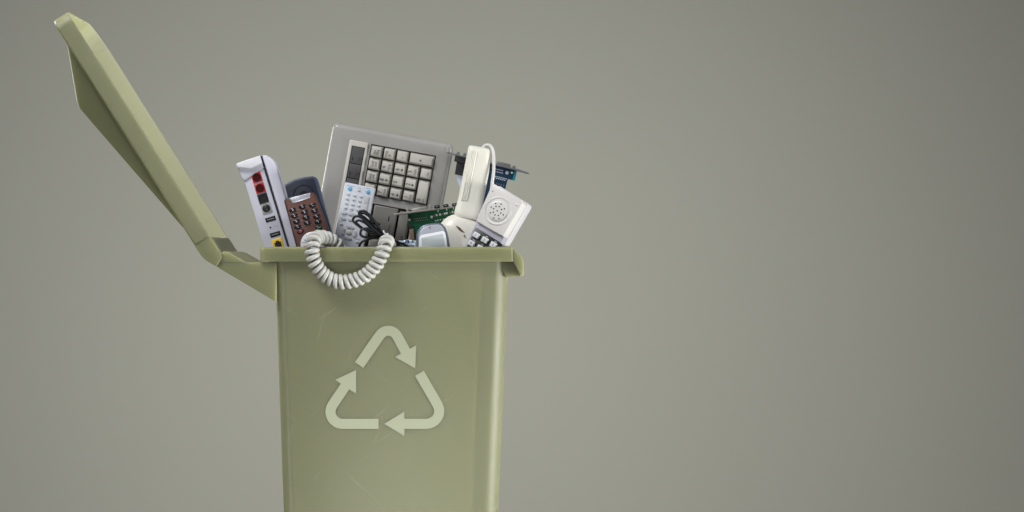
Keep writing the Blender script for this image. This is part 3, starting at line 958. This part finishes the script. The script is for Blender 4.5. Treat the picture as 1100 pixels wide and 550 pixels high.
# ------------------------------------------------------------------ hand scanner turned head down
def build_scanner():
    t = Thing('hand_scanner', 'off white gun shaped hand scanner standing head down, ribbed grip upwards', 'scanner', 515, 158, 0.104, lean=10.6)
    k, o = t.k, t.o
    # grip: loft of rounded sections from the butt down to the collar
    secs = [(-0.2, 0.0, 8.6, 6.5), (0.6, 0.0, 11.0, 8.8), (2.4, 0.2, 11.9, 10), (10, 0.9, 12.6, 10.5), (24, 1.6, 13.5, 10.7), (40, 1.5, 13.6, 10.7),
            (56, 1.2, 13.6, 10.7), (64, 1.2, 13.9, 11.2), (69, 1.2, 14.6, 12.4), (73, 1.2, 15.0, 13), (76, 1.2, 14.6, 12.8), (78, 1.2, 13.4, 11.6)]
    rings = []
    for d, cx, hx, hy in secs:
        ring = []
        n = 40
        for i in range(n):
            a = 2 * math.pi * i / n
            ca, sa = math.cos(a), math.sin(a)
            e = 0.55
            ring.append(((cx + hx * math.copysign(abs(ca) ** e, ca)) * k, (hy * math.copysign(abs(sa) ** e, sa)) * k, -d * k))
        rings.append(ring)
    loft('grip', rings, 'scanner_cream', o, cap0=True, cap1=True, smooth=45)
    # recessed-looking ribbed strip on the grip
    (xa, za), (xb, zb) = t.L(506.4, 161.4), t.L(496.6, 217.8)
    yb = -10.4 * k
    strip_ang = 0.0
    x0 = -8.2 * k
    st = prism('rib_panel', [(x0, -4.6 * k), (x0 + 7.0 * k, -4.6 * k), (x0 + 6.6 * k, -60 * k), (x0 - 0.6 * k, -60 * k)][::-1], yb - 0.8 * k, yb + 3 * k, 'scanner_cream', o, 0.4 * k)
    for i in range(4):
        xx = x0 + (0.95 + i * 1.7) * k
        tube('rib', [Vector((xx, yb - 0.8 * k, -5.6 * k)), Vector((xx - 0.2 * k, yb - 0.8 * k, -32 * k)), Vector((xx - 0.5 * k, yb - 0.8 * k, -59 * k))], 0.6 * k, 'scanner_cream', st, 8)
    # head: bulging housing with a round front disc
    def lump(name, c, ax, power, material, parent, rot=0.0, n=28, m=16):
        bm = bmesh.new()
        rings = []
        for j in range(1, m):
            th = math.pi * j / m
            ring = []
            for i in range(n):
                ph = 2 * math.pi * i / n
                v = Vector((math.sin(th) * math.cos(ph), math.sin(th) * math.sin(ph), math.cos(th)))
                v = Vector([math.copysign(abs(q) ** power, q) for q in v])
                x, y, z = v.x * ax[0], v.y * ax[1], v.z * ax[2]
                x, z = x * math.cos(rot) + z * math.sin(rot), -x * math.sin(rot) + z * math.cos(rot)
                ring.append(bm.verts.new(((c[0] + x) * k, (c[1] + y) * k, (c[2] + z) * k)))
            rings.append(ring)
        for a, b in zip(rings, rings[1:]):
            for i in range(n):
                bm.faces.new((a[i], a[(i + 1) % n], b[(i + 1) % n], b[i]))
        bm.faces.new(rings[0][::-1])
        bm.faces.new(rings[-1])
        return finish(bm, name, material, parent, 60)
    lump('head', (-2.5, 0, -106), (27, 19, 31), 0.78, 'scanner_cream', o, R(8))
    fx, fz = t.L(477, 267)
    lump('round_cover', (fx / k, -13, fz / k), (25, 9, 26), 0.9, 'scanner_cream', o)
    # window sliver and screw hole
    w_ = t.Ls([(489.6, 242.2), (494, 244.2), (499.8, 250.2), (497, 249.6), (493.2, 247.2)])
    prism('scan_window', w_, -18.6 * k, -10 * k, 'lens_bronze', o, 0.3 * k)
    x, z = t.L(499.2, 253.4)
    lathe_y('screw_hole', [(0.9 * k, -12 * k), (0.9 * k, -19.6 * k)], x, z, 'component_brown', o, 12)
    # cord out of the butt, hanging down on the right
    def V(px, py, y):
        x, z = t.L(px, py)
        return Vector((x, y * k, z))
    path = spline([V(517.4, 161.2, 2), V(519.4, 157.8, 2), V(523.4, 155.6, 1), V(527.4, 157.4, -1), V(530.0, 163.6, -4), V(530.6, 174, -8), V(530.2, 186, -11), V(528.6, 198, -12), V(526, 220, -10), V(522, 250, -6)], 10)
    tube('cord', path, 1.75 * k, 'handset_white', o, 12)
build_scanner()

# ------------------------------------------------------------------ telephone handset with keypad
def build_handset():
    yaw = -20
    t = Thing('telephone_handset', 'white telephone handset with perforated earpiece and square keys leaning over the right rim', 'handset', 534.7, 226.4, 0.046, lean=29.4, yaw=yaw)
    k, o = t.k, t.o
    B = t.Ls
    # earpiece block, with a back shell behind it
    ear = B([(511.0, 237.3), (527.6, 199.8), (530.4, 197.0), (560.2, 215.2), (561.4, 218.4), (540.4, 254.2)])
    prism('earpiece_block', ear, 0, 15 * k, 'handset_white', o, 0.9 * k, 3, sides=True)
    body = B([(498, 264), (508, 242), (527.8, 199.4), (560.8, 217.8), (540.0, 254.8), (522, 288), (500, 330), (470, 322)])
    prism('front_shell', body, 4.2 * k, 16 * k, 'handset_grey', o, 0.8 * k, 2)
    prism('back_shell', B([(498.4, 264), (510, 240), (528.0, 198.6), (531, 195.8), (562.0, 215.4), (561.8, 218.4), (540.4, 255), (522, 288), (500, 330), (470, 322)]),
          16.8 * k, 32 * k, 'handset_back_shaded', o, 1.4 * k, 3, back=True, sides=True)
    x, z = t.L(534.7, 226.4)
    # sound dish: groove ring round a raised disc
    lathe_y('dish_rim', [(16.2 * k, 0.3 * k), (15.8 * k, -0.5 * k), (15.0 * k, -0.9 * k), (14.2 * k, -0.8 * k), (12.2 * k, 1.0 * k)], x, z, 'handset_white', o, 48)
    disc = lathe_y('speaker_disc', [(11.8 * k, 0.3 * k), (11.4 * k, -0.7 * k), (10.4 * k, -1.5 * k), (9.0 * k, -1.7 * k), (0.4 * k, -1.7 * k)], x, z, 'handset_white', o, 48)
    for zx, zy in ((295, 198), (335, 203), (262, 225), (298, 220), (322, 222), (280, 237), (338, 243), (360, 238), (257, 268), (278, 263),
                   (307, 253), (333, 270), (352, 282), (290, 283), (315, 287), (282, 305), (320, 310)):
        hx, hz = t.L(zx / 6.87 + 490, zy / 6.87 + 190)
        lathe_y('sound_hole', [(0.85 * k, -0.6 * k), (0.85 * k, -1.78 * k)], hx, hz, 'hole_brown', disc, 12)
    for px, py in ((529.2, 204.3), (555.2, 219.9)):
        x, z = t.L(px, py)
        dome('locating_pip', x, z, 1.5 * k, 1.5 * k, 0.1 * k, 1.4 * k, 'handset_white', o, 16)
    # keypad
    kp = prism('keypad_panel', B([(509.4, 244.2), (510.8, 243.8), (536.4, 259.8), (537.2, 261.6), (520, 296), (493, 280)]), 3.4 * k, 8 * k, 'black_plastic', o, 0.5 * k)
    u = Vector((9.25, 5.3)); v_ = Vector((-5.1, 8.7))
    base = Vector((510.9, 252.2))
    keys = [['1', '2', '3'], ['4', '5', '6'], ['7', '8', '9']]
    subs = [['', 'ABC', 'DEF'], ['GHI', 'JKL', 'MNO'], ['PRS', 'TUV', 'WXY']]
    for r_ in range(3):
        for c in range(3):
            p = base + u * c + v_ * r_
            x, z = t.L(p.x, p.y)
            pts = rrect(x, z, 3.6 * k, 2.9 * k, 0.6 * k, 3)
            key = prism('key', pts, 0.6 * k, 4 * k, 'disc_white', o, 0.8 * k, 2)
            text('legend', keys[r_][c], x - 0.2 * k, z, 3.8 * k, 0.5 * k, 'legend_navy', key)
            if subs[r_][c]:
                text('legend', subs[r_][c], x, z + 4.1 * k, 2.0 * k, 3.3 * k, 'legend_white', kp)
build_handset()

# ------------------------------------------------------------------ silver mobile phone
def build_mobile():
    t = Thing('silver_mobile_phone', 'silver mobile phone with pale blank screen just above the rim', 'phone', 465, 258, 0.030, lean=-6)
    k, o = t.k, t.o
    out = [(448.4, 268), (447.0, 258), (447.2, 252), (448.8, 247.4), (452.4, 243.2), (457.4, 241), (464, 239.8), (470.6, 239.2), (474.8, 240.4),
           (478.0, 243.6), (480.2, 249), (482, 256), (483.4, 266), (487, 300), (454, 304)]
    prism('back_shell', t.Ls(out), 0.8 * k, 10 * k, 'mobile_dark', o, 1.6 * k, 3)
    inn = [(450.6, 268), (449.4, 258), (449.6, 252.4), (451, 248.4), (453.8, 244.8), (458, 242.6), (464.4, 241.4), (470.2, 240.8), (473.6, 241.8),
           (476.2, 244.6), (478.2, 249.6), (480, 257), (481.4, 266), (485, 299), (456, 303)]
    f = prism('faceplate', t.Ls(inn), -0.4 * k, 4 * k, 'mobile_silver', o, 1.4 * k, 4)
    fr = prism('screen_frame', t.Ls([(449.8, 268), (450.2, 255.4), (452.2, 252.6), (475.6, 248.0), (478.2, 249.8), (481.2, 266), (483, 284), (453, 288)]), -1.1 * k, 1 * k, 'mobile_frame', o, 1.0 * k, 3)
    prism('screen', t.Ls([(453.8, 268), (452.8, 256.4), (453.6, 255.4), (475.0, 251.0), (476.0, 251.6), (478.4, 266), (480, 280), (456, 284)]), -1.4 * k, 0, 'screen_pale', o, 0.25 * k)
    x, z = t.L(461.8, 244.6)
    prism('ear_slot', rrect(x, z, 0.35 * k, 1.5 * k, 0.3 * k, 3), -0.75 * k, 0, 'legend_navy', o)
build_mobile()

# ------------------------------------------------------------------ black cable tied in a bundle
def build_bundle():
    t = Thing('cable_bundle', 'black cable folded into loops and held by a white twist tie', 'cable', 413, 254, 0.040)
    k, o = t.k, t.o
    def Z(zx, zy, y):
        x, z = t.L(zx / 6.875 + 355, zy / 6.875 + 190)
        return Vector((x, y * k, z))
    loops = [
        [(398, 446, 0), (360, 375, -2), (305, 298, -4), (258, 256, -5), (226, 253, -4), (212, 276, -2), (250, 300, 0), (320, 366, 1), (396, 440, 2)],
        [(398, 446, 3), (366, 392, 2), (312, 318, 1), (264, 276, 0), (236, 268, 1), (224, 284, 3), (262, 320, 4), (330, 384, 4), (396, 442, 4)],
        [(396, 450, -3), (310, 374, -6), (236, 306, -7), (192, 291, -6), (168, 316, -4), (190, 348, -2), (262, 392, -1), (390, 442, 0)],
        [(396, 452, 5), (326, 396, 4), (262, 346, 3), (216, 322, 2), (190, 330, 3), (204, 356, 5), (280, 404, 6), (392, 446, 5)],
        [(394, 448, -2), (322, 398, -4), (262, 382, -5), (230, 394, -5), (224, 426, -3), (252, 444, -1), (330, 450, 0), (396, 452, 1)],
        [(396, 456, 6), (318, 452, 5), (252, 468, 5), (222, 490, 6), (206, 520, 8)],
    ]
    for q in loops:
        tube('strand', spline([Z(*p) for p in q], 8), 1.35 * k, 'cable_black', o, 10)
    def V(px, py, y):
        x, z = t.L(px, py)
        return Vector((x, y * k, z))
    tube('strand', spline([V(411, 254.6, 0), V(416, 257, 0), V(423, 258.8, 1), V(430, 261, 2), V(437, 264.4, 4), V(446, 272, 6)], 8), 1.35 * k, 'cable_black', o, 10)
    tube('strand', spline([V(411, 256, 3), V(417, 258.6, 3), V(424, 261, 3), V(430, 264.6, 4), V(436, 274, 6)], 8), 1.35 * k, 'cable_black', o, 10)
    # the twist tie: flat wrap and two bent ends
    pts = []
    for i in range(34):
        a = i / 33 * 2.4 * 2 * math.pi
        ux, uy = 0.62, 0.78
        rr_ = 4.2 * math.cos(a)
        pts.append(V(412.4 + rr_ * ux - (i / 33 - .5) * 2.6, 254.6 - rr_ * uy * 0.75 + (i / 33 - .5) * 2.0, 1 + 6.4 * math.sin(a)))
    tube('twist_tie', pts, 0.95 * k, 'tie_white', o, 8)
    tube('twist_tie_end', spline([V(414, 251.6, -5), V(412.6, 249.6, -6), V(412.2, 247.6, -5.4)], 6), 0.9 * k, 'tie_white', o, 8)
    tube('twist_tie_end', spline([V(413.6, 253, -5.6), V(416, 251.6, -6), V(417.6, 252.6, -5)], 6), 0.9 * k, 'tie_white', o, 8)
build_bundle()

# ------------------------------------------------------------------ pale crumpled wrap beside the card
def build_wrap():
    t = Thing('plastic_wrap', 'small pale blue crumpled plastic wrap beside the silver mobile phone', 'wrap', 438, 262, 0.058)
    k, o = t.k, t.o
    bm = bmesh.new()
    nx, nz = 16, 12
    g = []
    for j in range(nz + 1):
        row = []
        for i in range(nx + 1):
            x, z = -10 + 20 * i / nx, -26 + 30 * j / nz
            nn = noise.noise(Vector((x * 0.35, z * 0.35, 3.3)))
            n2 = noise.noise(Vector((x * 0.9, z * 0.9, 8.1)))
            edge = 2.0 * noise.noise(Vector((x * 0.4, 1.7, 0.2))) if j == nz else 0
            row.append(bm.verts.new(((x + n2) * k, (nn * 5 + n2 * 2) * k, (z + edge + n2) * k)))
        g.append(row)
    for j in range(nz):
        for i in range(nx):
            bm.faces.new((g[j][i], g[j][i + 1], g[j + 1][i + 1], g[j + 1][i]))
    ob = finish(bm, 'crumpled_sheet', 'wrap_pale', o, 18)
    md = ob.modifiers.new('thickness', 'SOLIDIFY')
    md.thickness = 0.0008
build_wrap()

# ------------------------------------------------------------------ coiled cord hanging over the rim
def build_coil():
    t = Thing('coiled_cord', 'light grey coiled telephone cord looping over the near rim of the bin', 'cord', 372, 290, -0.012)
    k, o = t.k, t.o
    o.location.y = 0.0
    def V(px, py, y):
        p = P(px, py, y)
        return Vector((p.x - o.location.x, y - o.location.y, p.z - o.location.z))
    ctrl = [(372, 290, .032), (368, 276, .030), (362.5, 264.4, .026), (355, 258, .022), (348, 255.4, .015), (341.4, 255.0, .006), (337.2, 258.2, -.006), (335.6, 264.5, -.0118),
            (335.4, 272.4, -.0125), (337.4, 279.8, -.0115), (341, 287, -.009), (345.7, 293, -.006), (351.8, 298, -.0045), (359.3, 301.6, -.004), (367.5, 303, -.004), (375.2, 302.4, -.004),
            (383.4, 300.2, -.0045), (391.4, 296.6, -.006), (398.2, 291.2, -.008), (403.8, 284.6, -.0105), (408.4, 276.8, -.0125), (411.8, 269.4, -.0118), (413.8, 263.2, -.008),
            (415.2, 259.8, .001), (416.6, 259.8, .009), (418.4, 264, .015), (420, 272, .018), (421, 284, .019)]
    path = spline([V(*c) for c in ctrl], 24)
    # even steps along the path
    acc = [0.0]
    for a, b in zip(path, path[1:]):
        acc.append(acc[-1] + (b - a).length)
    total = acc[-1]
    pitch = 6.3 * S
    per = 20
    n = int(total / pitch * per)
    fr = frames(path)
    pts = []
    j = 0
    for i in range(n + 1):
        s = total * i / n
        while j < len(acc) - 2 and acc[j + 1] < s:
            j += 1
        f = (s - acc[j]) / max(1e-9, acc[j + 1] - acc[j])
        p = fr[j][0].lerp(fr[j + 1][0], f)
        nn = fr[j][1].lerp(fr[j + 1][1], f).normalized()
        bb = fr[j][2].lerp(fr[j + 1][2], f).normalized()
        ph = 2 * math.pi * s / pitch
        wob = 1 + 0.02 * math.sin(s * 310) + 0.012 * math.sin(s * 830)
        q_ = min(1.0, max(0.0, (total - s - 0.012) / 0.03))
        rad = (4.3 + 1.45 * q_) * S * wob
        pts.append(p + nn * (rad * math.cos(ph)) + bb * (rad * math.sin(ph)))
    tube('coil', pts, 2.55 * S, 'cord_grey', o, 10)
build_coil()
